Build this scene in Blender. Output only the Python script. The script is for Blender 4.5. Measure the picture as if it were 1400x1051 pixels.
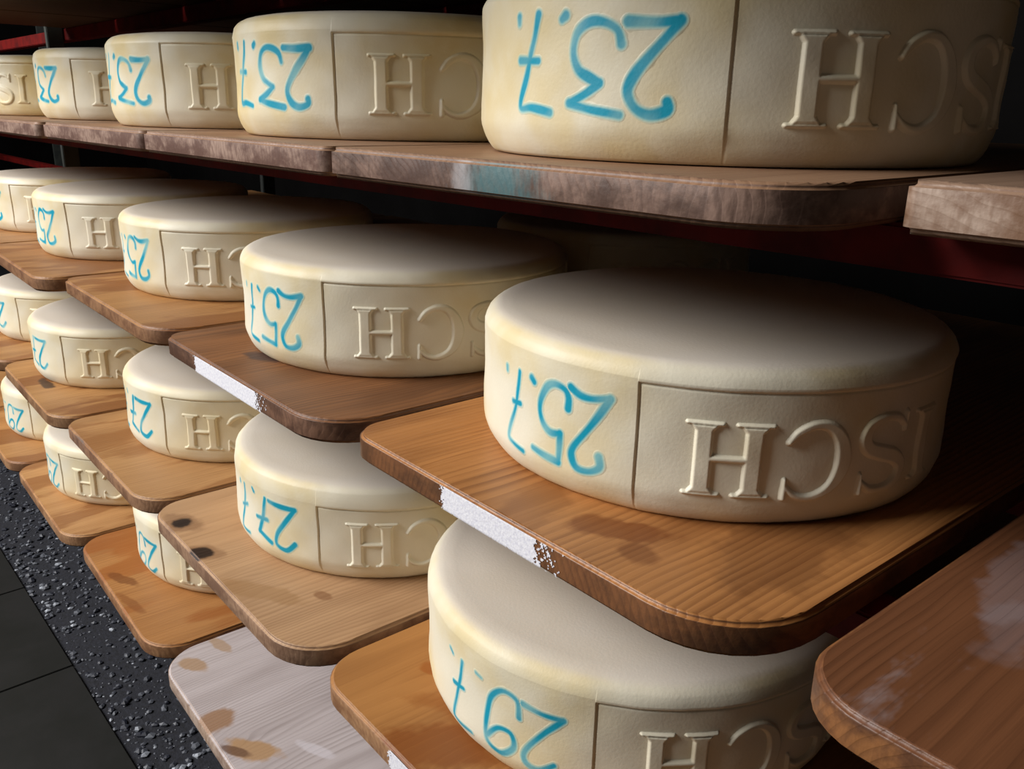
import bpy, bmesh, math, random
import numpy as np
from mathutils import Matrix, Vector

# ------------------------------------------------------------------ camera, world, light, exposure
scn = bpy.context.scene
for o in list(bpy.data.objects):
    bpy.data.objects.remove(o)
C = scn.collection
scn.view_settings.view_transform = 'Standard'
scn.view_settings.look = 'None'
scn.view_settings.gamma = 1.0
scn.view_settings.use_curve_mapping = False
scn.view_settings.exposure = 0.0

cam_data = bpy.data.cameras.new('camera')
cam = bpy.data.objects.new('camera', cam_data)
C.objects.link(cam)
right = Vector((0.66111, 0.75006, 0.01854)).normalized()
fwd = Vector((-0.71020, 0.63357, -0.30693)).normalized()
up = right.cross(fwd).normalized()
fwd = up.cross(right).normalized()
M = Matrix((right, up, -fwd)).transposed().to_4x4()
M.translation = Vector((0.49315, -0.26202, 0.02435))
cam.matrix_world = M
cam_data.sensor_width = 36.0
cam_data.lens = 1167.07 / 1400 * 36.0
cam_data.clip_start = 0.01
scn.camera = cam

world = bpy.data.worlds.new('world')
scn.world = world
world.use_nodes = True
bg = world.node_tree.nodes['Background']
bg.inputs['Color'].default_value = (1.0, 0.9, 0.76, 1)
bg.inputs['Strength'].default_value = 0.045

def area_light(name, loc, target, sx, sy, power, col):
    d = bpy.data.lights.new(name, 'AREA')
    d.shape = 'RECTANGLE'; d.size = sx; d.size_y = sy
    d.energy = power; d.color = col
    o = bpy.data.objects.new(name, d)
    C.objects.link(o)
    o.location = loc
    o.rotation_euler = (Vector(target) - Vector(loc)).to_track_quat('-Z', 'Y').to_euler()
    return o
# daylight from the cellar window, to the left and in front of the rack
area_light('window_daylight', (-1.85, -2.30, 1.65), (-0.2, 0.1, -0.3), 2.4, 1.6, 195, (1.0, 0.975, 0.95))

# ------------------------------------------------------------------ helpers
rng = random.Random(7)
LV = {'T': 0.1905, 'A': 0.0, 'B': -0.1851, 'C': -0.3673, 'D': -0.5417}
FLOOR_Z = -0.74
R = 0.15
H = 0.0882

def link(name, mesh, mat=None, parent=None):
    o = bpy.data.objects.new(name, mesh)
    C.objects.link(o)
    if mat is not None:
        mesh.materials.append(mat)
    if parent is not None:
        o.parent = parent
    return o

def tag(o, label=None, cat=None, group=None, kind=None):
    if label: o['label'] = label
    if cat: o['category'] = cat
    if group: o['group'] = group
    if kind: o['kind'] = kind
    return o

def box_bm(bm, x0, x1, y0, y1, z0, z1):
    r = bmesh.ops.create_cube(bm, size=1.0)
    for v in r['verts']:
        v.co = Vector((x0 + (v.co.x + .5) * (x1 - x0), y0 + (v.co.y + .5) * (y1 - y0), z0 + (v.co.z + .5) * (z1 - z0)))
    return r['verts']

def box_mesh(name, x0, x1, y0, y1, z0, z1, bevel=0.0):
    bm = bmesh.new()
    box_bm(bm, x0, x1, y0, y1, z0, z1)
    if bevel:
        bmesh.ops.bevel(bm, geom=list(bm.edges), offset=bevel, segments=2, affect='EDGES')
    m = bpy.data.meshes.new(name)
    bm.to_mesh(m); bm.free()
    return m

def srgb(r, g, b):
    f = lambda c: (c / 255 / 12.92) if c / 255 <= .04045 else ((c / 255 + .055) / 1.055) ** 2.4
    return (f(r), f(g), f(b), 1.0)

class NT:
    """small wrapper for building node trees"""
    def __init__(self, name):
        self.m = bpy.data.materials.new(name)
        self.m.use_nodes = True
        self.t = self.m.node_tree
        self.b = self.t.nodes['Principled BSDF']
    def n(self, typ, **kw):
        nd = self.t.nodes.new(typ)
        for k, v in kw.items():
            setattr(nd, k, v)
        return nd
    def l(self, a, b):
        self.t.links.new(a, b)
    def val(self, sock, v):
        if isinstance(v, bpy.types.NodeSocket): self.l(v, sock)
        else: sock.default_value = v
    def math(self, op, a, b=0.0, c=None, clamp=False):
        nd = self.n('ShaderNodeMath', operation=op, use_clamp=clamp)
        self.val(nd.inputs[0], a); self.val(nd.inputs[1], b)
        if c is not None: self.val(nd.inputs[2], c)
        return nd.outputs[0]
    def mix(self, fac, a, b, blend='MIX'):
        nd = self.n('ShaderNodeMix', data_type='RGBA', blend_type=blend)
        self.val(nd.inputs[0], fac); self.val(nd.inputs[6], a); self.val(nd.inputs[7], b)
        return nd.outputs[2]
    def noise(self, vec, scale, detail=2.0, rough=.5, dist=0.0):
        nd = self.n('ShaderNodeTexNoise')
        if vec is not None: self.l(vec, nd.inputs['Vector'])
        nd.inputs['Scale'].default_value = scale
        nd.inputs['Detail'].default_value = detail
        nd.inputs['Roughness'].default_value = rough
        nd.inputs['Distortion'].default_value = dist
        return nd.outputs['Fac']
    def ramp(self, fac, a, b):
        nd = self.n('ShaderNodeMapRange', interpolation_type='SMOOTHSTEP')
        self.val(nd.inputs[0], fac)
        nd.inputs[1].default_value = a; nd.inputs[2].default_value = b
        return nd.outputs[0]
    def mapping(self, vec, loc=(0, 0, 0), scale=(1, 1, 1), rot=(0, 0, 0)):
        nd = self.n('ShaderNodeMapping')
        self.l(vec, nd.inputs[0])
        nd.inputs['Location'].default_value = loc
        nd.inputs['Scale'].default_value = scale
        nd.inputs['Rotation'].default_value = rot
        return nd.outputs[0]
    def obj(self):
        return self.n('ShaderNodeTexCoord').outputs['Object']
    def bump(self, h, strength, dist):
        nd = self.n('ShaderNodeBump')
        nd.inputs['Strength'].default_value = strength
        nd.inputs['Distance'].default_value = dist
        self.l(h, nd.inputs['Height'])
        self.l(nd.outputs[0], self.b.inputs['Normal'])

# ------------------------------------------------------------------ materials
def cheese_material(name, ink=False, warm=0.5, seed=0.0):
    t = NT(name)
    co = t.mapping(t.obj(), loc=(seed, seed * .7, 0))
    big = t.noise(co, 14, 3)
    mid = t.noise(co, 60, 3)
    c = t.mix(t.ramp(big, .3, .72), srgb(235, 229, 208), srgb(230 - 4 * warm, 216 - 8 * warm, 178 - 18 * warm))
    c = t.mix(t.math('MULTIPLY', t.ramp(mid, .45, .8), .3), c, srgb(240, 234, 214))
    # upward-facing surfaces of the wheel are mixed towards a greyer tone
    geo = t.n('ShaderNodeNewGeometry')
    sep = t.n('ShaderNodeSeparateXYZ'); t.l(geo.outputs['Normal'], sep.inputs[0])
    c = t.mix(t.math('MULTIPLY', t.ramp(sep.outputs[2], .75, 1.0), .8), c, srgb(219, 211, 200))
    if ink:
        at = t.n('ShaderNodeAttribute', attribute_name='ink')
        k = at.outputs['Fac']
        deep = t.mix(t.ramp(k, .55, 1.0), srgb(92, 200, 208), srgb(10, 158, 188))
        c = t.mix(k, c, deep)
    t.l(c, t.b.inputs['Base Color'])
    t.b.inputs['Roughness'].default_value = .48
    t.b.inputs['Specular IOR Level'].default_value = .35
    f = t.math('ADD', t.noise(co, 520, 2), t.math('MULTIPLY', t.noise(co, 90, 2), .35))
    t.bump(f, .10, .0010)
    return t.m

CHEESE = [cheese_material('cheese_rind_%s' % n, False, w, s) for n, w, s in (('pale', .1, 0.0), ('cream', .7, 3.1), ('yellow', 2.0, 6.4), ('golden', 1.4, 9.2))]
INK = [cheese_material('inked_rind_%s' % n, True, w, s) for n, w, s in (('pale', .1, 0.0), ('cream', .7, 3.1), ('yellow', 2.0, 6.4), ('golden', 1.4, 9.2))]

def wood_material(name, light, dark, edge, edge2, seed, rings=210., contrast=.8, spots=(), film=None, rough=.5, x0=0., z0=-.07, wet=None, ends=(), wobble=.075):
    """light/dark growth rings, edge colours of the weathered ends, spots: (x, y, rx, ry, rot, colour, strength)"""
    t = NT(name)
    P = t.obj()
    co = t.mapping(P, loc=(seed * 1.7, seed * .9, seed * .3))
    # growth rings around an axis running along the board
    wob = t.noise(t.mapping(co, scale=(11, 3.0, 11)), 1.0, 3)
    s = t.n('ShaderNodeSeparateXYZ'); t.l(P, s.inputs[0])
    wob2 = t.math('MULTIPLY', t.math('SUBTRACT', wob, .5), wobble)
    dx = t.math('ADD', t.math('SUBTRACT', s.outputs[0], x0), wob2)
    dz = t.math('SUBTRACT', s.outputs[2], z0)
    d = t.math('SQRT', t.math('ADD', t.math('MULTIPLY', dx, dx), t.math('MULTIPLY', dz, dz)))
    fr = t.math('FRACT', t.math('MULTIPLY', d, rings))
    ring = t.math('MULTIPLY', t.ramp(fr, .25, .85), t.math('SUBTRACT', 1.0, t.ramp(fr, .88, 1.0)))
    fib = t.noise(t.mapping(co, scale=(420, 9, 420)), 1.0, 3, .6)
    fib2 = t.noise(t.mapping(co, scale=(48, 2.4, 48)), 1.0, 4, .65)
    blot = t.noise(t.mapping(co, scale=(14, 5, 14)), 1.0, 3)
    rmod = t.ramp(t.noise(t.mapping(co, scale=(30, 6, 30), loc=(2, 7, 4)), 1.0, 3), .3, .62)
    g = t.math('ADD', t.math('MULTIPLY', t.math('MULTIPLY', ring, rmod), contrast * .72), t.math('MULTIPLY', t.math('SUBTRACT', fib2, .38), 1.15), clamp=True)
    c = t.mix(g, light, dark)
    c = t.mix(t.math('MULTIPLY', t.ramp(fib, .5, .75), .35), c, dark)
    c = t.mix(t.math('MULTIPLY', t.ramp(blot, .50, .74), .6), c, dark)
    c = t.mix(t.math('MULTIPLY', t.ramp(blot, .45, .2), .35), c, light)
    if wet:
        w = t.noise(t.mapping(co, scale=(17, 5, 17), loc=(5, 2, 1)), 1.0, 4)
        c = t.mix(t.math('MULTIPLY', t.ramp(w, wet[0], wet[0] + .07), wet[2]), c, wet[1])
    wn = t.n('ShaderNodeTexNoise'); t.l(co, wn.inputs['Vector'])
    wn.inputs['Scale'].default_value = 45; wn.inputs['Detail'].default_value = 3
    for (sx, sy, rx, ry, rot, col, st) in spots:
        q = t.n('ShaderNodeVectorMath', operation='SUBTRACT'); t.l(P, q.inputs[0]); q.inputs[1].default_value = (sx, sy, 0)
        q = t.mapping(q.outputs[0], rot=(0, 0, -rot))
        q = t.mapping(q, scale=(1 / rx, 1 / ry, 0))
        ln = t.n('ShaderNodeVectorMath', operation='LENGTH'); t.l(q, ln.inputs[0])
        e = t.math('ADD', ln.outputs['Value'], t.math('MULTIPLY', t.math('SUBTRACT', wn.outputs['Fac'], .5), 1.5))
        k = t.math('SUBTRACT', 1.0, t.ramp(e, .7, 1.15))
        c = t.mix(t.math('MULTIPLY', k, st), c, col)
    if film:
        fm = t.noise(t.mapping(co, scale=(26, 9, 26), loc=(3, 8, 2)), 1.0, 5, .7)
        fk = t.math('MULTIPLY', t.ramp(fm, film[0], film[0] + .18), film[2])
        c = t.mix(fk, c, film[1])
    # sawn ends and edges: greyer, mottled
    geo = t.n('ShaderNodeNewGeometry')
    sep = t.n('ShaderNodeSeparateXYZ'); t.l(geo.outputs['Normal'], sep.inputs[0])
    side = t.math('SUBTRACT', 1.0, t.ramp(t.math('ABSOLUTE', sep.outputs[2]), .35, .8))
    en = t.noise(t.mapping(co, scale=(30, 30, 45)), 1.0, 5, .65)
    en2 = t.noise(t.mapping(co, scale=(300, 120, 110), rot=(0, .8, 0)), 1.0, 2)
    ec = t.mix(t.ramp(en, .38, .62), edge, edge2)
    ec = t.mix(t.math('MULTIPLY', t.ramp(en2, .45, .7), .5), ec, edge2)
    ec = t.mix(t.math('MULTIPLY', ring, .28), ec, edge2)
    for (ex, er, ecol, est) in ends:          # stains on the sawn end
        q = t.math('DIVIDE', t.math('ABSOLUTE', t.math('SUBTRACT', s.outputs[0], ex)), er)
        q = t.math('ADD', q, t.math('MULTIPLY', t.math('SUBTRACT', wn.outputs['Fac'], .5), 1.6))
        q = t.math('ADD', q, t.math('MULTIPLY', t.math('SUBTRACT', en2, .5), 1.6))
        ec = t.mix(t.math('MULTIPLY', t.math('SUBTRACT', 1.0, t.ramp(q, .1, 1.6)), est), ec, ecol)
    c = t.mix(t.math('MULTIPLY', side, .85), c, ec)
    t.l(c, t.b.inputs['Base Color'])
    t.b.inputs['Roughness'].default_value = rough
    t.b.inputs['Specular IOR Level'].default_value = .4
    hh = t.math('ADD', t.math('MULTIPLY', fib, .6), t.math('MULTIPLY', ring, -.35))
    hh = t.math('ADD', hh, t.math('MULTIPLY', t.math('MULTIPLY', en2, side), 1.2))
    t.bump(hh, .22, .0010)
    return t.m

def plain(name, col, rough=.6, bump=None, col2=None, scale=30, metal=0.0, spec=.5):
    t = NT(name)
    co = t.obj()
    if col2 is not None:
        t.l(t.mix(t.ramp(t.noise(co, scale, 4, .6), .35, .7), col, col2), t.b.inputs['Base Color'])
    else:
        t.b.inputs['Base Color'].default_value = col
    t.b.inputs['Roughness'].default_value = rough
    t.b.inputs['Metallic'].default_value = metal
    t.b.inputs['Specular IOR Level'].default_value = spec
    if bump:
        t.bump(t.noise(co, bump[0], 3), bump[1], bump[2])
    return t.m

RED = plain('red_rail_paint', srgb(104, 13, 9), .6, (90, .2, .002), srgb(74, 9, 8), 24, 0.0, .2)
GREY = plain('grey_post_metal', srgb(62, 66, 62), .6, (120, .1, .001), srgb(48, 52, 52), 30, .3)
WALL = plain('dark_cellar_wall', srgb(13, 12, 12), .95, (12, .4, .01), srgb(9, 8, 8), 5, 0.0, .05)
TILE = plain('dark_floor_tile', srgb(34, 34, 33), .55, (60, .15, .001), srgb(26, 27, 24), 9, 0.0, .3)
GROUT = plain('floor_grout', srgb(52, 52, 50), .9)
MORTAR = plain('dark_aggregate_bed', srgb(30, 32, 42), .85, (240, .5, .002), srgb(17, 18, 25), 160)
PAINT = plain('white_chalk_paint', srgb(238, 238, 244), .75, (700, .4, .0006), srgb(216, 216, 228), 500)

# ------------------------------------------------------------------ the setting
floor_bm = box_mesh('floor', -4.5, 2.5, -3.2, -0.036, FLOOR_Z - .05, FLOOR_Z - .003)
floor = tag(link('floor', floor_bm, GROUT), kind='structure')
tile_w, joint = .2695, .0025
for i in range(-8, 5):
    x0 = -.686 + i * tile_w
    for j in range(2):
        y1 = -.037 - j * .45
        m = box_mesh('floor_tile', x0 + joint / 2, x0 + tile_w - joint / 2, y1 - .45 + joint, y1, FLOOR_Z - .004, FLOOR_Z, .0008)
        link('floor_tile', m, TILE, floor)
bed = link('floor_edge_strip', box_mesh('floor_edge_strip', -4.5, 2.5, -.036, 1.45, FLOOR_Z - .05, FLOOR_Z - .004), MORTAR)
tag(bed, kind='structure')
bed.name = 'floor_aggregate'
tag(link('wall_back', box_mesh('wall_back', -4.5, 2.5, 1.45, 1.55, FLOOR_Z, 1.6), WALL), kind='structure')
tag(link('wall_left', box_mesh('wall_left', -4.6, -4.5, -3.2, 1.55, FLOOR_Z, 1.6), WALL), kind='structure')

# loose aggregate stones set in the strip along the foot of the rack
def gravel():
    base = bmesh.new()
    bmesh.ops.create_icosphere(base, subdivisions=1, radius=1.0)
    bv = np.array([v.co[:] for v in base.verts]); bf = np.array([[v.index for v in f.verts] for f in base.faces])
    base.free()
    g = np.random.default_rng(3)
    V, F, T = [], [], []
    n = 5200
    for k in range(n):
        x = g.uniform(-2.0, .15); y = -.034 + g.uniform(0, 1) ** 1.3 * .3
        r = .0014 + .0050 * g.uniform(0, 1) ** 2.2
        a = g.uniform(0, 6.28)
        s = np.array([r * g.uniform(.8, 1.4), r * g.uniform(.7, 1.1), r * g.uniform(.45, .8)])
        q = bv * (1 + g.uniform(-.18, .18, (len(bv), 1))) * s
        q = np.stack([q[:, 0] * math.cos(a) - q[:, 1] * math.sin(a), q[:, 0] * math.sin(a) + q[:, 1] * math.cos(a), q[:, 2]], 1)
        q += (x, y, FLOOR_Z - .0045 + s[2] * .35)
        F.append(bf + len(bv) * k); V.append(q)
        tone = .5 + .5 * g.uniform() if g.uniform() < .10 else .22 * g.uniform()
        T.append(np.full(len(bv), tone))
    m = bpy.data.meshes.new('aggregate_stones')
    m.from_pydata(np.concatenate(V).tolist(), [], np.concatenate(F).tolist())
    at = m.attributes.new('tone', 'FLOAT', 'POINT')
    at.data.foreach_set('value', np.concatenate(T).astype(np.float32))
    t = NT('aggregate_stone')
    a = t.n('ShaderNodeAttribute', attribute_name='tone')
    t.l(t.mix(a.outputs['Fac'], srgb(28, 31, 44), srgb(176, 182, 192)), t.b.inputs['Base Color'])
    t.b.inputs['Roughness'].default_value = .5
    o = link('aggregate_stones', m, t.m)
    tag(o, 'dark and pale small stones set in the strip below the rack', 'gravel', kind='stuff')
gravel()

# ------------------------------------------------------------------ rack: rails and posts
rack = bpy.data.objects.new('shelf_rack', None)
C.objects.link(rack)
rack.location = (-.6, .3, FLOOR_Z)
tag(rack, 'red railed rack with grey posts carrying the wooden boards', 'rack')
def rack_part(name, x0, x1, y0, y1, z0, z1, mat, bev=.0015):
    m = box_mesh(name, x0 + .6, x1 + .6, y0 - .3, y1 - .3, z0 - FLOOR_Z, z1 - FLOOR_Z, bev)
    return link(name, m, mat, rack)
THK = .0185
for lv, z in LV.items():
    for y in ((.105, .325, .60) if lv != 'T' else (.325, .60)):
        rack_part('rail', -4.4, 1.6, y, y + .028, z - THK - .0205 - (.004 if lv == 'T' else 0), z - THK - .0005, RED)
for x in (-3.6, -1.650, .705):
    for y in (.29, .76):
        rack_part('post', x - .009, x + .009, y, y + .033, FLOOR_Z + .001, .42, GREY)

# ------------------------------------------------------------------ shelf boards
def board_mesh(name, w, L, th, rl, rr, bev=.0028):
    """top at z=0, front-left corner at origin, running along +y; rounded front corners"""
    pts = []
    n = 9
    for k in range(n):
        a = math.pi + (math.pi / 2) * k / (n - 1)
        pts.append((rl + rl * math.cos(a), rl + rl * math.sin(a)))
    for k in range(n):
        a = 1.5 * math.pi + (math.pi / 2) * k / (n - 1)
        pts.append((w - rr + rr * math.cos(a), rr + rr * math.sin(a)))
    pts += [(w, L), (0, L)]
    bm = bmesh.new()
    top = [bm.verts.new((x, y, 0)) for x, y in pts]
    bot = [bm.verts.new((x, y, -th)) for x, y in pts]
    bm.faces.new(top)
    bm.faces.new(list(reversed(bot)))
    N = len(pts)
    for k in range(N):
        bm.faces.new((top[k], bot[k], bot[(k + 1) % N], top[(k + 1) % N]))
    bmesh.ops.recalc_face_normals(bm, faces=list(bm.faces))
    es = [e for e in bm.edges if abs(e.verts[0].co.z - e.verts[1].co.z) < 1e-6]
    bmesh.ops.bevel(bm, geom=es, offset=bev, segments=3, affect='EDGES')
    for f in bm.faces:
        f.smooth = True
    m = bpy.data.meshes.new(name)
    bm.to_mesh(m); bm.free()
    for e in m.edges: pass
    return m

S = srgb
boards = {}
def board(key, x, w, y, yaw, label, light, dark, edge, edge2, th=THK, rl=.035, rr=.04, L=.72, group=None, lift=0.0, **kw):
    mat = wood_material('board_wood_' + key, light, dark, edge, edge2, seed=(ord(key[0]) * 3.7 + int(key[1]) * 5.3) % 23, **kw)
    m = board_mesh('shelf_board', w, L, th, rl, rr)
    o = link('shelf_board', m, mat)
    o.location = (x, y, LV[key[0]] + lift)
    o.rotation_euler = (0, 0, math.radians(yaw))
    mod = o.modifiers.new('auto', 'WEIGHTED_NORMAL'); mod.keep_sharp = False
    tag(o, label, 'shelf board', group or {'T': 'boards of the highest shelf level', 'A': 'boards of the 23.7. shelf level', 'B': 'boards of the 25.7. shelf level', 'C': 'boards of the 27.7. shelf level', 'D': 'boards of the lowest shelf level'}[key[0]])
    boards[key] = o
    return o

gA = dict(light=S(160, 124, 96), dark=S(112, 78, 58), edge=S(168, 142, 128), edge2=S(92, 66, 60))
# level with the 23.7. wheels
board('A0', .3435, .33, .068, 0, 'empty board with thick speckled grey end beside the turquoise stained board', S(160, 130, 108), S(120, 92, 72), S(190, 168, 152), S(120, 88, 66), th=.0205, lift=.002, rl=.006, rr=.02, contrast=.4)
board('A1', .0043, .325, .0165, .6, 'board with a turquoise stained end carrying a 23.7. wheel', gA['light'], gA['dark'], S(142, 116, 104), S(64, 46, 42), rl=.006, rr=.045, contrast=.5, ends=((.160, .026, S(58, 116, 124), .9), (.09, .03, S(66, 48, 48), .6), (.132, .008, S(184, 182, 186), .6)))
board('A2', -.3195, .321, .0150, 0, 'greyish board with mottled end carrying the second 23.7. wheel beside the turquoise stained board', **gA, rl=.006, rr=.01, contrast=.5)
board('A3', -.6430, .320, .0135, 0, 'greyish board carrying the third 23.7. wheel from the empty speckled board', **gA, rl=.006, rr=.01, contrast=.5)
board('A4', -.9690, .323, .0060, 0, 'greyish board carrying the fourth wheel of the 23.7. shelf', **gA, rl=.006, rr=.01, contrast=.5)
board('A5', -1.2950, .322, .0060, 0, 'greyish board carrying the fifth wheel of the 23.7. shelf', **gA, rl=.006, rr=.01, contrast=.5)
board('A6', -1.6240, .325, .0060, 0, 'greyish empty board next to the post on the 23.7. shelf', **gA, rl=.006, rr=.01, contrast=.5)
# level with the 25.7. wheels
YB = -1.5
board('B0', .3520, .33, .0090, -1.7, 'empty dark brown board with whitish film beside the ringed orange brown board', S(124, 80, 52), S(80, 48, 30), S(146, 98, 58), S(84, 54, 36), rl=.034, rr=.04, rings=260, contrast=.5, film=(.56, S(176, 168, 172), .4), x0=.1, rough=.42, wobble=.03,
      spots=((.030, .150, .014, .050, .2, S(160, 150, 154), .28), (.045, .105, .012, .030, .1, S(156, 146, 150), .25)))
board('B1', .0114, .325, .0170, YB, 'orange brown ringed board with white paint on its end under a 25.7. wheel', S(186, 128, 74), S(120, 72, 36), S(112, 72, 46), S(60, 40, 32), rl=.024, rr=.055, rings=230, contrast=.7, x0=.16, z0=-.05, wobble=.03,
      spots=((.215, .038, .030, .012, .6, S(120, 64, 26), .75), (.24, .028, .012, .010, 0, S(112, 60, 24), .6), (.28, .10, .03, .07, .3, S(96, 56, 30), .45), (.17, .02, .018, .05, .4, S(132, 80, 38), .5)), rough=.4)
board('B2', -.3146, .320, .0114, YB, 'dark brown board with white paint on its end under second 25.7. wheel', S(138, 92, 56), S(82, 52, 33), S(124, 92, 74), S(68, 46, 37), rl=.02, rr=.05, contrast=.6,
      spots=((.13, .045, .02, .012, .2, S(58, 44, 44), .8),), film=(.62, S(190, 184, 186), .4))
board('B3', -.6600, .340, .0146, YB, 'mid brown board carrying the third 25.7. wheel from the film covered board', S(178, 130, 78), S(124, 80, 42), S(150, 112, 82), S(98, 66, 48), rl=.02, rr=.05, contrast=.6, wet=(.50, S(126, 76, 34), .75))
board('B4', -1.0, .335, -.003, YB, 'mid brown board carrying the fourth 25.7. wheel from the film covered board', S(172, 124, 76), S(120, 76, 42), S(150, 112, 82), S(98, 66, 48), rl=.02, rr=.035, contrast=.5, wet=(.50, S(122, 74, 36), .7))
board('B5', -1.325, .320, -.003, YB, 'mid brown board carrying the fifth 25.7. wheel from the film covered board', S(172, 124, 76), S(120, 76, 42), S(150, 112, 82), S(98, 66, 48), rl=.02, rr=.035, contrast=.5, wet=(.50, S(122, 74, 36), .7))
board('B6', -1.638, .308, -.003, YB, 'mid brown empty board next to the post on the 25.7. shelf', S(172, 124, 76), S(120, 76, 42), S(150, 112, 82), S(98, 66, 48), contrast=.5)
# level with the 27.7. wheels
board('C1', .0015, .325, -.0147, YB, 'honey brown board with dark wet stain and white painted end under the 29.7. wheel', S(174, 122, 68), S(136, 88, 44), S(168, 130, 96), S(120, 84, 60), rl=.036, rr=.045, rings=170, contrast=.5, x0=.02,
      spots=((.125, .024, .052, .022, .9, S(128, 70, 24), .85), (.06, .07, .016, .008, .5, S(150, 84, 30), .7), (.11, .065, .05, .016, .6, S(140, 82, 32), .6)))
board('C2', -.3365, .329, -.0138, YB, 'grey brown board with two dark knots under the second wheel of the 27.7. shelf', S(188, 150, 112), S(142, 106, 74), S(160, 128, 104), S(104, 76, 62), rl=.032, rr=.05, contrast=.45, z0=-.09,
      spots=((.054, .016, .024, .015, .4, S(110, 74, 48), .5), (.122, .010, .020, .012, .4, S(118, 80, 52), .5), (.054, .016, .0125, .010, .4, S(34, 20, 16), 1.0), (.122, .008, .012, .009, .3, S(44, 28, 20), 1.0), (.255, .06, .010, .006, .3, S(120, 76, 44), .6), (.215, .02, .045, .012, .5, S(150, 110, 66), .5)))
board('C3', -.6553, .314, -.0087, YB, 'mid brown board with notched dark end under the third wheel of the 27.7. shelf', S(184, 140, 92), S(140, 98, 58), S(160, 122, 94), S(100, 70, 54), rl=.026, rr=.045, contrast=.45, wet=(.52, S(136, 88, 46), .6),
      spots=((.06, -.002, .05, .004, .0, S(88, 86, 88), .8), (.2, -.003, .018, .006, 0, S(52, 34, 28), .9)))
board('C4', -.9850, .325, -.010, YB, 'honey brown board with dark patch under the fourth wheel of the 27.7. shelf', S(182, 136, 84), S(134, 88, 46), S(150, 116, 86), S(100, 70, 50), rl=.026, rr=.045, contrast=.5, wet=(.50, S(122, 72, 32), .8),
      spots=((.15, .03, .03, .008, 0, S(60, 40, 26), .9),))
board('C5', -1.315, .325, -.010, YB, 'honey brown board under the fifth wheel of the 27.7. shelf', S(182, 136, 84), S(134, 88, 46), S(150, 116, 86), S(100, 70, 50), contrast=.5, wet=(.52, S(128, 76, 34), .7))
board('C6', -1.638, .318, -.010, YB, 'honey brown empty board next to the post on the 27.7. shelf', S(182, 136, 84), S(134, 88, 46), S(150, 116, 86), S(100, 70, 50), contrast=.5)
# lowest level
board('D2', -.3373, .328, -.0234, YB - .8, 'pale weathered empty board with tan knots on the lowest shelf level', S(196, 186, 186), S(160, 148, 146), S(182, 160, 142), S(132, 104, 84), rl=.042, rr=.045, rings=230, contrast=.75, x0=.26, z0=-.03,
      spots=((.036, .026, .020, .010, .3, S(168, 134, 98), .8), (.018, .062, .022, .007, .2, S(168, 136, 102), .7), (.135, .010, .016, .022, .3, S(152, 112, 76), .85), (.195, .024, .030, .012, .55, S(176, 138, 96), .9), (.184, .010, .018, .005, .5, S(104, 74, 56), .8), (.094, -.002, .005, .004, 0, S(90, 60, 46), .9), (.23, .07, .022, .006, .4, S(214, 208, 214), .6)))
board('D3', -.6644, .322, -.0124, YB - .8, 'orange brown board under the lowest wheel next to the empty pale board', S(174, 122, 70), S(130, 82, 42), S(164, 124, 90), S(110, 76, 54), rl=.036, rr=.045, contrast=.45, wet=(.52, S(150, 86, 34), .7),
      spots=((.14, .02, .025, .007, .4, S(112, 62, 26), .7), (.2, .012, .03, .006, .2, S(128, 74, 32), .6)))
board('D4', -.9879, .319, -.0154, YB, 'mid brown board under second lowest wheel from the empty pale board', S(188, 142, 92), S(144, 96, 52), S(170, 132, 98), S(120, 86, 62), rl=.032, rr=.045, contrast=.5, wet=(.50, S(134, 84, 42), .7))
board('D5', -1.3205, .328, -.0126, YB, 'mid brown board under third lowest wheel from the empty pale board', S(186, 138, 86), S(140, 92, 48), S(170, 132, 98), S(120, 86, 62), rl=.032, rr=.045, contrast=.5, wet=(.48, S(130, 80, 40), .7))
board('D6', -1.638, .312, -.0126, YB, 'mid brown empty board next to the post on the lowest shelf level', S(186, 138, 86), S(140, 92, 48), S(170, 132, 98), S(120, 86, 62), contrast=.5)
# highest level, only its underside shows; unseen overhang added to shade wheels below
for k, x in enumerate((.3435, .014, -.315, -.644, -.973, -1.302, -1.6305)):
    board('T%d' % k, x, .323, -.085, 0, 'dark board of the highest level above %s' % ('the empty speckled board', 'the wheel on the turquoise stained board', 'the second 23.7. wheel', 'the third 23.7. wheel', 'the fourth 23.7. wheel', 'the fifth wheel of the 23.7. shelf', 'the empty board next to the post')[k], S(96, 78, 48), S(70, 54, 32), S(120, 96, 76), S(72, 52, 42), contrast=.5)

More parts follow.
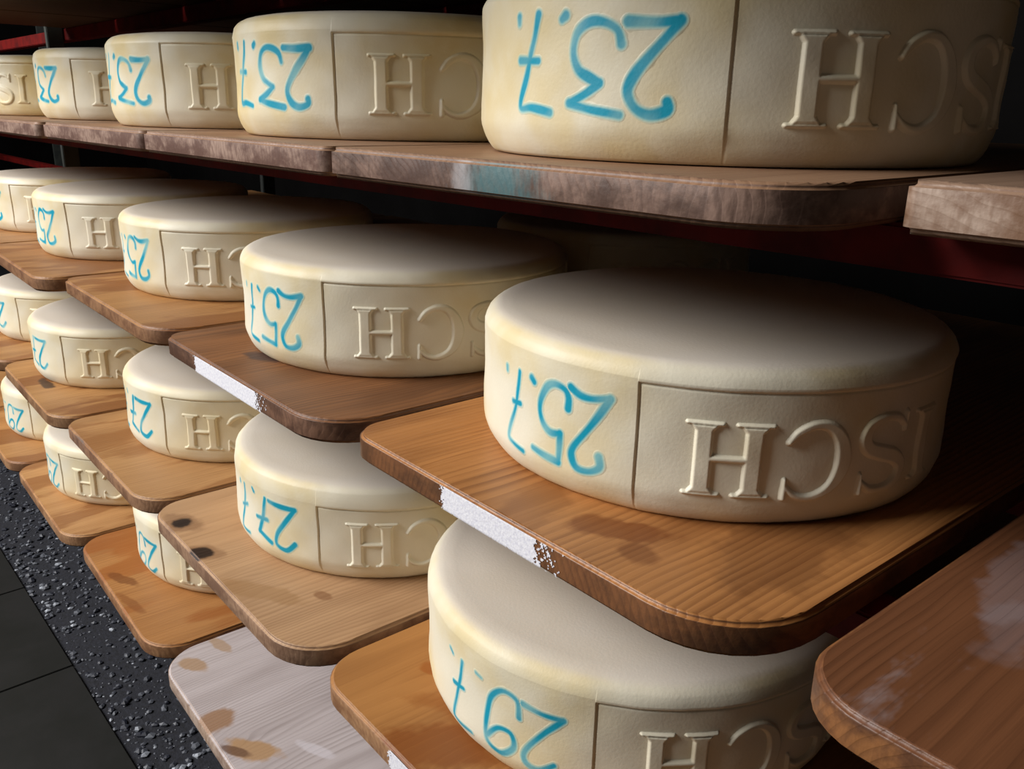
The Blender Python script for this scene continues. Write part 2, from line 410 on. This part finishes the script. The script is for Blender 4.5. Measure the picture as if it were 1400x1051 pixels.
def patch_on_end(key, name, u0, u1, rag, mat, label, seed, z0=-.0178, z1=-.0008, soft0=.006, speck=.03):
    """thin coat of paint on the sawn end of a board, ragged at its borders (u along the board's width)"""
    g = np.random.default_rng(seed)
    st = .0008
    us = np.arange(u0 - .02, u1 + speck + .02, st); zs = np.arange(-.0172, -.0012, st)
    nx, nz = len(us), len(zs)
    U, Z = np.meshgrid(us, zs, indexing='ij')
    n1 = sum(np.sin(U * f1 + Z * f2 + g.uniform(0, 6.28)) * a for f1, f2, a in ((400, 300, .5), (900, -800, .5), (1500, 900, .5), (2300, -2500, .4)))
    n1 = n1 + g.normal(0, .35, U.shape)
    edge = np.minimum((U - u0) / rag, (u1 - U) / rag * np.where(U > u1, rag / speck, 1.0)) + np.minimum((Z + .0182) / .0016, (-.0012 - Z) / .0022) * 0
    zedge = np.minimum((Z + .0180) / .0012, (-.0004 - Z) / .0022)
    keep = (np.minimum(edge, 2.5) + .45 * n1 > 0) & (np.minimum(zedge, 2.2) + .5 * n1 > .1)
    V = []; F = []; ids = {}
    def vid(i, j):
        if (i, j) not in ids:
            ids[(i, j)] = len(V)
            z = zs[0] + j * st
            bev = .0028
            dy = 0.0
            if z > -bev: dy = bev - math.sqrt(max(0, bev * bev - (z + bev) ** 2))
            if z < -THK + bev: dy = bev - math.sqrt(max(0, bev * bev - (z + THK - bev) ** 2))
            V.append((us[0] + i * st, -.0003 + dy, z))
        return ids[(i, j)]
    for i in range(nx - 1):
        for j in range(nz - 1):
            if keep[i, j]:
                F.append((vid(i, j), vid(i + 1, j), vid(i + 1, j + 1), vid(i, j + 1)))
    m = bpy.data.meshes.new(name)
    m.from_pydata(V, [], F)
    o = link(name, m, mat, boards[key])
    o['label'] = label
patch_on_end('B1', 'paint_mark', .112, .196, .004, PAINT, 'white paint mark on the sawn end', 1)
patch_on_end('B2', 'paint_mark', .083, .210, .004, PAINT, 'white paint mark on the sawn end', 2)
patch_on_end('C1', 'paint_mark', .105, .190, .004, PAINT, 'white paint mark on the sawn end', 4)

# ------------------------------------------------------------------ cheese wheels
PROF_SIDE = [(.0005, -.0085), (.0020, -.0068), (.0050, -.0045), (.0085, -.0026), (.0120, -.0012), (.0150, -.0003), (.0180, 0.0)]
ZTOP0 = .0745
FIL = .0100
def prof(z):
    """radius offset of the side at height z (numpy)"""
    z = np.asarray(z, float)
    zz = [p[0] for p in PROF_SIDE]; rr = [p[1] for p in PROF_SIDE]
    lo = np.interp(z, zz, rr)
    t = np.clip((z - (H - FIL)) / FIL, 0, 1)
    hi = -FIL * (1 - np.clip(1 - t ** 1.6, 0, 1) ** (1 / 1.6)) * 1.05
    belly = -.0006 * np.sin(np.clip((z - .018) / .055, 0, 1) * math.pi)
    return lo + hi + belly

def sstep(x, a, b):
    t = np.clip((x - a) / (b - a), 0, 1)
    return t * t * (3 - 2 * t)

def surf(a, z, seed, ztop, span):
    """radius at local angle a (0 at the stamp's left border) and height z, stamp panel included"""
    a = np.asarray(a, float); z = np.asarray(z, float)
    s = a * R
    wob = .00045 * np.sin(2 * a + seed) + .0003 * np.sin(3 * a + 2.1 * seed + 40 * z) + .00022 * np.sin(7 * a + 90 * z + seed * 3.3) + .00014 * np.sin(19 * a - 150 * z + seed)
    wob = wob + .00012 * np.sin(41 * a + 260 * z + 5 * seed)
    inx = np.minimum(s - 0.0, span - s)
    inz = ztop - z
    d = np.minimum(inx, inz)                   # > 0 inside the stamp
    panel = -.0008 * sstep(d, -.0002, .0009) * sstep(z, .003, .014)
    groove = -.0007 * np.exp(-((d - .0007) / .00075) ** 2) * (1 - .75 * sstep(.022 - z, 0, .010))
    lip = .0002 * np.exp(-((d + .0018) / .0016) ** 2) * (z < H - .006)
    return R + prof(z) + wob + panel + groove + lip

def seg_dist(px, py, x0, y0, x1, y1, w0, w1):
    dx, dy = x1 - x0, y1 - y0
    L2 = dx * dx + dy * dy + 1e-12
    t = np.clip(((px - x0) * dx + (py - y0) * dy) / L2, 0, 1)
    return np.hypot(px - x0 - t * dx, py - y0 - t * dy) - (w0 + t * (w1 - w0))

def smooth_path(pts, n=5):
    """Catmull-Rom through the points; a third value, if any, is the half width"""
    P = [np.array(p, float) for p in pts]
    if len(P) < 3: return P
    out = []
    for i in range(len(P) - 1):
        p0 = P[max(i - 1, 0)]; p1 = P[i]; p2 = P[i + 1]; p3 = P[min(i + 2, len(P) - 1)]
        for k in range(n):
            t = k / n
            out.append(.5 * ((2 * p1) + (-p0 + p2) * t + (2 * p0 - 5 * p1 + 4 * p2 - p3) * t * t + (-p0 + 3 * p1 - 3 * p2 + p3) * t ** 3))
    out.append(P[-1])
    return out

# stamp letters (seen upside down on the wheel), millimetres: x from the stamp's left border, z height; (x, z, half width)
def stem(x, w=4.6): return [[(x, 24.4, w), (x, 53.6, w)], [(x - 3.2, 56.6, 1.5), (x + 3.2, 56.6, 1.5)], [(x - 3.2, 21.4, 1.5), (x + 3.2, 21.4, 1.5)], [(x - 8.8, 58.6, .9), (x + 9.2, 58.6, .9)], [(x - 8.8, 19.4, .9), (x + 9.2, 19.4, .9)],
                            [(x - 6.5, 58, .5), (x, 54, 3.6)], [(x + 6.5, 58, .5), (x, 54, 3.6)], [(x - 6.5, 20, .5), (x, 24, 3.6)], [(x + 6.5, 20, .5), (x, 24, 3.6)]]
LETTERS = [
    ('letter_h', stem(35.5) + stem(61) + [[(35, 39.5, 1.7), (61, 39.5, 1.7)]]),
    ('letter_c', [smooth_path([(79, 50, 1.3), (84, 55.5, 1.9), (92, 59, 2.0), (101, 57.5, 2.6), (108, 50, 3.7), (110.5, 39, 4.5), (107.5, 28, 3.6), (101, 21.5, 2.4), (92, 18.5, 1.8), (84, 20.5, 1.5), (79, 25, 1.3)]),
                  [(78.6, 29, .8), (78.6, 19, 1.5)]]),
    ('letter_s', [smooth_path([(152, 53.5, 1.2), (146, 58, 1.8), (136, 59.3, 2.0), (127, 56, 3.0), (123.5, 49, 3.6), (127, 43, 3.8), (136, 39.5, 4.0), (146, 36, 4.0), (152.5, 30, 3.6), (150, 22.5, 2.9), (141, 18.6, 2.0), (130, 19.5, 1.8), (123, 24.5, 1.3)]),
                  [(152.6, 60, 1.3), (152.6, 50, .8)], [(122.6, 29, .8), (122.6, 18.5, 1.4)]]),
    ('letter_i', stem(172)),
]
SPAN = .262

def grid_part(name, x0, x1, z0, z1, step, field, seed, ztop, mat, parent, attr=None, lift=None):
    """patch of the wheel's side: cells where field(x, z) (mm) > 0, raised by lift(value)"""
    nx = int((x1 - x0) / step) + 1; nz = int((z1 - z0) / step) + 1
    xs = x0 + np.arange(nx + 1) * step; zs = z0 + np.arange(nz + 1) * step
    X, Z = np.meshgrid(xs, zs, indexing='ij')
    v = field(X, Z)
    cm = np.maximum.reduce([v[:-1, :-1], v[1:, :-1], v[:-1, 1:], v[1:, 1:]]) > 0
    if not cm.any(): return None
    used = np.zeros(v.shape, bool)
    used[:-1, :-1] |= cm; used[1:, :-1] |= cm; used[:-1, 1:] |= cm; used[1:, 1:] |= cm
    ids = -np.ones(v.shape, int); ids[used] = np.arange(used.sum())
    a = X[used] / 1000 / R; z = Z[used] / 1000
    rad = surf(a, z, seed, ztop, SPAN) + lift(v[used])
    co = np.stack([rad * np.sin(a), -rad * np.cos(a), z], 1)
    I, J = np.nonzero(cm)
    F = np.stack([ids[I, J], ids[I + 1, J], ids[I + 1, J + 1], ids[I, J + 1]], 1)
    m = bpy.data.meshes.new(name)
    m.from_pydata(co.tolist(), [], F.tolist())
    m.polygons.foreach_set('use_smooth', np.ones(len(F), bool))
    if attr:
        at = m.attributes.new(attr, 'FLOAT', 'POINT')
        at.data.foreach_set('value', np.clip(v[used], 0, 1).astype(np.float32))
    return link(name, m, mat, parent)

def strokes_sdf(strokes):
    def f(X, Z):
        d = np.full(X.shape, 1e3)
        for st in strokes:
            for p, q in zip(st[:-1], st[1:]):
                d = np.minimum(d, seg_dist(X, Z, p[0], p[1], q[0], q[1], p[2], q[2]))
        return d
    return f

# hand-written dates as they stand on the wheels (upside down), x in mm from the right end of the "2"
INKS = {
 '257': [('date_dot', [[(-83, 63.6), (-82.9, 61.2)]], 1.6),
         ('date_digit', [[(-67.9, 63.9), (-69.7, 52.8), (-71.2, 44.6), (-74, 36.8), (-78.5, 24.9), (-78.5, 20.1), (-73.5, 18.1), (-61.9, 16.4)], [(-75.2, 43.8), (-67, 44.6)]], 1.7),
         ('date_dot', [[(-55.9, 63.8), (-53.5, 61.6)]], 2.0),
         ('date_digit', [[(-26.6, 52.8), (-26.6, 58.8), (-29.6, 63.1), (-36.6, 64.7), (-42.6, 61.7), (-47.4, 53.4), (-48.1, 45.6), (-44.8, 39), (-38.9, 35.5), (-31.7, 36.6)], [(-31.7, 36.6), (-31.6, 29.6), (-32.3, 19.3)], [(-32.3, 19.3), (-42, 20.1), (-53, 21.9)]], 2.2),
         ('date_digit', [[(-25.3, 65.4), (-18.8, 62.4), (-10.7, 62), (0, 64.2)], [(0, 64.2), (-6.4, 53.5), (-14.6, 41.6), (-22, 31.4), (-22.7, 25.5), (-18.7, 20), (-10.4, 20), (-4.2, 24), (-5.1, 29.8)]], 2.3)],
 '237': [('date_dot', [[(-96, 69), (-95.8, 65.8)]], 2.0),
         ('date_digit', [[(-79.2, 69.1), (-82.5, 58.9), (-86.8, 48.3), (-91.4, 36.5), (-95.0, 28.2), (-93.6, 24.4), (-84.2, 25), (-69.9, 22.8)], [(-95.5, 48.2), (-79.5, 47.6)]], 2.1),
         ('date_dot', [[(-60.4, 67.6), (-62.8, 66)]], 2.4),
         ('date_digit', [[(-28.1, 54), (-30.4, 60.2), (-37.6, 63.7), (-46, 64), (-52.9, 59.3), (-54.8, 50.9), (-51.5, 43.1), (-45.7, 39.7), (-39.1, 36.7)], [(-39.1, 36.7), (-46.4, 31.9), (-56.6, 27.5)], [(-56.6, 27.5), (-46, 25), (-27, 22.3)]], 2.3),
         ('date_digit', [[(-24.9, 63.6), (-11.2, 62.9), (0, 63.4)], [(0, 63.4), (-5.5, 57.2), (-13.7, 48.5), (-20.5, 40.4), (-23.3, 32.9), (-19.5, 25.8), (-11.9, 22.6), (-3.9, 24.8), (-3.8, 28.5)]], 2.6)],
 '277': [('date_dot', [[(-88.2, 66.6), (-87.5, 64.7)]], 1.6),
         ('date_digit', [[(-74.4, 67.2), (-78.1, 50.2), (-85.3, 26.0), (-83.1, 20.5), (-68.8, 20.2)], [(-85.2, 43.0), (-72.3, 47.4)]], 1.8),
         ('date_dot', [[(-57, 69), (-55.3, 66.4)]], 1.8),
         ('date_digit', [[(-36.8, 65.4), (-41.7, 47.9), (-49.7, 29.6)], [(-49.7, 29.6), (-39.7, 26.7), (-31, 24)], [(-52.7, 42.9), (-36.2, 44.5)]], 2.2),
         ('date_digit', [[(-31.6, 64.7), (-15.7, 63.3), (0, 64)], [(0, 64), (-11.4, 50.2), (-22.6, 35.9), (-24.5, 25.1), (-12.4, 22.1), (-2, 30.5)]], 2.3)],
 '297': [('date_dot', [[(-93.9, 62.9), (-90.8, 60.5)]], 1.5),
         ('date_digit', [[(-78.7, 61.5), (-82.5, 42.9), (-88, 20.8), (-85.5, 14.1), (-68.2, 15)], [(-89, 40.7), (-77.7, 41.8)]], 1.7),
         ('date_dot', [[(-63.8, 62.3), (-59, 61.3)]], 1.4),
         ('date_digit', [[(-28.9, 48), (-30.2, 59.6), (-41, 61.5), (-51.3, 51), (-54.7, 32.1), (-53.3, 19), (-42.3, 15.7), (-32.5, 24.3), (-34.9, 33.6), (-45, 32.4), (-53.3, 23.3)]], 2.0),
         ('date_digit', [[(-26.2, 59.5), (-13.6, 57.8), (0, 57.9)], [(0, 57.9), (-13.1, 42.9), (-24.3, 26.4), (-23, 18.6), (-14.1, 17.5), (-4.6, 24.7)]], 2.1)],
}

def body_mesh(seed, ztop, quality):
    span = SPAN
    a0 = np.linspace(0, 2 * math.pi, int(150 * quality), endpoint=False)
    fine = np.concatenate([np.arange(-.0026, .0030, .0004) / R, (span + np.arange(-.0030, .0026, .0006)) / R])
    ang = np.unique(np.round(np.concatenate([a0, fine % (2 * math.pi)]), 5))
    zs = np.unique(np.round(np.concatenate([[.0005, .0020, .0050, .0085, .0100, .0108, .0116, .0125, .0150, .0180], np.linspace(.022, ztop - .004, int(12 * quality)),
                                            ztop + np.arange(-.0030, .0026, .0004), H - FIL * (1 - np.sin(np.linspace(.45, 1.5708, 9)))]), 5))
    zs = zs[zs < H - .00001]
    A, Z = np.meshgrid(ang, zs, indexing='ij')
    rad = surf(A, Z, seed, ztop, span)
    na, nz = A.shape
    co = np.stack([rad * np.sin(A), -rad * np.cos(A), Z], 2).reshape(-1, 3)
    V = co.tolist(); F = []
    idx = np.arange(na * nz).reshape(na, nz)
    for i in range(na):
        k = (i + 1) % na
        for j in range(nz - 1):
            F.append((int(idx[i, j]), int(idx[k, j]), int(idx[k, j + 1]), int(idx[i, j + 1])))
    # top: rings towards the middle, slightly domed and uneven
    prev = [int(idx[i, nz - 1]) for i in range(na)]
    rtop = rad[:, -1]
    for f in (.985, .93, .8, .55, .25):
        ring = []
        for i in range(na):
            r = (rtop[i]) * f
            x, y = r * math.sin(ang[i]), -r * math.cos(ang[i])
            z = H + .0004 + .0006 * (1 - f) + .0003 * math.sin(31 * x + seed) * math.sin(27 * y + 2 * seed)
            ring.append(len(V)); V.append((x, y, z))
        for i in range(na):
            k = (i + 1) % na
            F.append((prev[i], prev[k], ring[k], ring[i]))
        prev = ring
    F.append(tuple(prev))
    F.append(tuple(int(idx[i, 0]) for i in reversed(range(na))))
    m = bpy.data.meshes.new('cheese_body')
    m.from_pydata(V, [], F)
    m.polygons.foreach_set('use_smooth', np.ones(len(F), bool))
    return m

def cheese(key, x, y, frame_deg, gap_deg, date, tone, label, step=.9, ztop=.0765, quality=1.0, dz=0.0):
    seed = (ord(key[0]) * 1.37 + int(key[1]) * 2.11) % 17
    root = bpy.data.objects.new('cheese_wheel', None)
    C.objects.link(root)
    root.location = (x, y, LV[key[0]] + .0002)
    root.rotation_euler = (0, 0, math.radians(frame_deg))
    tag(root, label, 'cheese', {'A': 'cheese wheels on the 23.7. shelf', 'B': 'cheese wheels on the 25.7. shelf', 'C': 'cheese wheels on the 27.7. shelf', 'D': 'cheese wheels on the lowest shelf'}[key[0]])
    link('cheese_body', body_mesh(seed, ztop, quality), CHEESE[tone], root)
    # raised stamp letters
    for name, st in LETTERS:
        sdf = strokes_sdf(st)
        xs = [p[0] for s in st for p in s]; w = 6
        grid_part(name, min(xs) - w, max(xs) + w, 15, 64, step * .85, lambda X, Z, sdf=sdf, e=(1.05 if name in ('letter_c', 'letter_s') else .8): e - sdf(X, Z + dz), seed, ztop, CHEESE[tone], root,
                  lift=lambda v: -.00015 + .0022 * sstep(v, 0, 1.9))
    # blue hand-written date
    if date:
        off = -math.radians(gap_deg) * R * 1000
        g = np.random.default_rng(int(seed * 100))
        ph = g.uniform(0, 6.28, 8)
        chars = []
        for name, st, hw in INKS[date]:
            S2 = [smooth_path([(px + off, pz - dz, hw * (1.12 + .14 * math.sin(i * 1.7 + ph[0]))) for i, (px, pz) in enumerate(s)]) for s in st]
            chars.append((name, S2, strokes_sdf(S2), S2))
        for k, (name, S2, sdf, _) in enumerate(chars):
            def field(X, Z, sdf=sdf, k=k):
                d = sdf(X, Z)
                var = .84 + .09 * np.sin(X * .16 + ph[1]) + .09 * np.sin(Z * .14 + ph[2]) + .05 * np.sin(X * .31 - Z * .27 + ph[3])
                ink = (1 - sstep(d, -1.4, 1.2)) * var + .17 * np.exp(-np.clip(d + .2, 0, 50) / 1.6) - .035
                other = np.full(X.shape, 1e3)
                for j, c in enumerate(chars):
                    if j != k:
                        od = c[2](X, Z)
                        ink = np.where((od < d) | ((od == d) & (j < k)), -1, ink)
                return ink
            xs = [p[0] for s in S2 for p in s]; zz = [p[1] for s in S2 for p in s]
            grid_part(name, min(xs) - 7, max(xs) + 7, max(min(zz) - 7, 3), min(max(zz) + 7, 82), step * .75, field, seed, ztop, INK[tone], root, attr='ink', lift=lambda v: -.00013 + .00024 * sstep(v, 0, .13))
    return root

cheese('A1', .1648, .2020, 35.6, 8.9, '237', 3, 'wheel dated 23.7. on the board with turquoise stained end', .7, .0800)
cheese('A2', -.1600, .1987, 32.3, 7.2, '237', 2, 'wheel dated 23.7., second on its shelf from the empty speckled board', .9, .0735)
cheese('A3', -.4620, .1938, 29.3, 6.0, '237', 2, 'wheel dated 23.7., third on its shelf from the empty speckled board', 1.1, .0780)
cheese('A4', -.8197, .2099, 30.0, 10., '237', 2, 'wheel dated 23.7., fourth on its shelf from the empty speckled board', 1.4, .0740)
cheese('A5', -1.1300, .2000, -25., 9.0, '237', 2, 'wheel turned to show stamp letters, fifth on the 23.7. shelf', 1.4, .0760)
cheese('B1', .1656, .2055, 22.5, 5.8, '257', 1, 'wheel dated 25.7. on the ringed orange brown board with white paint', .7, .0765)
cheese('B2', -.1714, .1962, 28.5, 7.8, '257', 1, 'wheel dated 25.7. on the dark brown board with white paint', .9, .0775)
cheese('B3', -.5239, .2049, 25.7, 7.8, '257', 1, 'wheel dated 25.7., third on its shelf from the empty film covered board', 1.1, .0765)
cheese('B4', -.8577, .1923, 28.8, 8.8, '257', 1, 'wheel dated 25.7., fourth on its shelf from the empty film covered board', 1.4, .0770)
cheese('B5', -1.1830, .1950, 29.0, 9.0, '257', 2, 'wheel dated 25.7., fifth on its shelf from the empty film covered board', 1.5, .0770)
cheese('B7', -.1900, .5200, 28.0, 7.0, None, 1, 'shadowed wheel standing behind the second 25.7. wheel on the same board', 1.6, .0765, .7)
cheese('C1', .1480, .1700, 32.0, 7.0, '297', 1, 'wheel dated 29.7. on the honey brown board with wet stain', .7, .0755)
cheese('C2', -.1815, .1783, 31.5, 8.4, '277', 1, 'wheel dated 27.7. on the grey brown board with two knots', .9, .0690, dz=3.0)
cheese('C3', -.5073, .1833, 24.6, 7.8, '277', 0, 'wheel dated 27.7., third on its shelf, on the board with notched end', 1.1, .0770)
cheese('C4', -.8671, .1648, 29.0, 12.5, '277', 0, 'wheel dated 27.7., fourth on its shelf, on the board with dark patch', 1.4, .0760)
cheese('C5', -1.1750, .1750, 30.0, 12.0, '277', 0, 'wheel dated 27.7., fifth on its shelf, beyond the board with dark patch', 1.5, .0760)
cheese('D3', -.5160, .1784, 17.4, 3.5, '297', 0, 'lowest shelf wheel next to the empty pale board', 1.2, .0740, dz=4.0)
cheese('D4', -.8470, .1562, 15.0, 3.0, '297', 0, 'lowest shelf wheel, second from the empty pale board', 1.4, .0740, dz=3.0)
cheese('D5', -1.1631, .1649, 31.0, 6.0, '297', 0, 'lowest shelf wheel, third from the empty pale board', 1.5, .0740, dz=3.0)
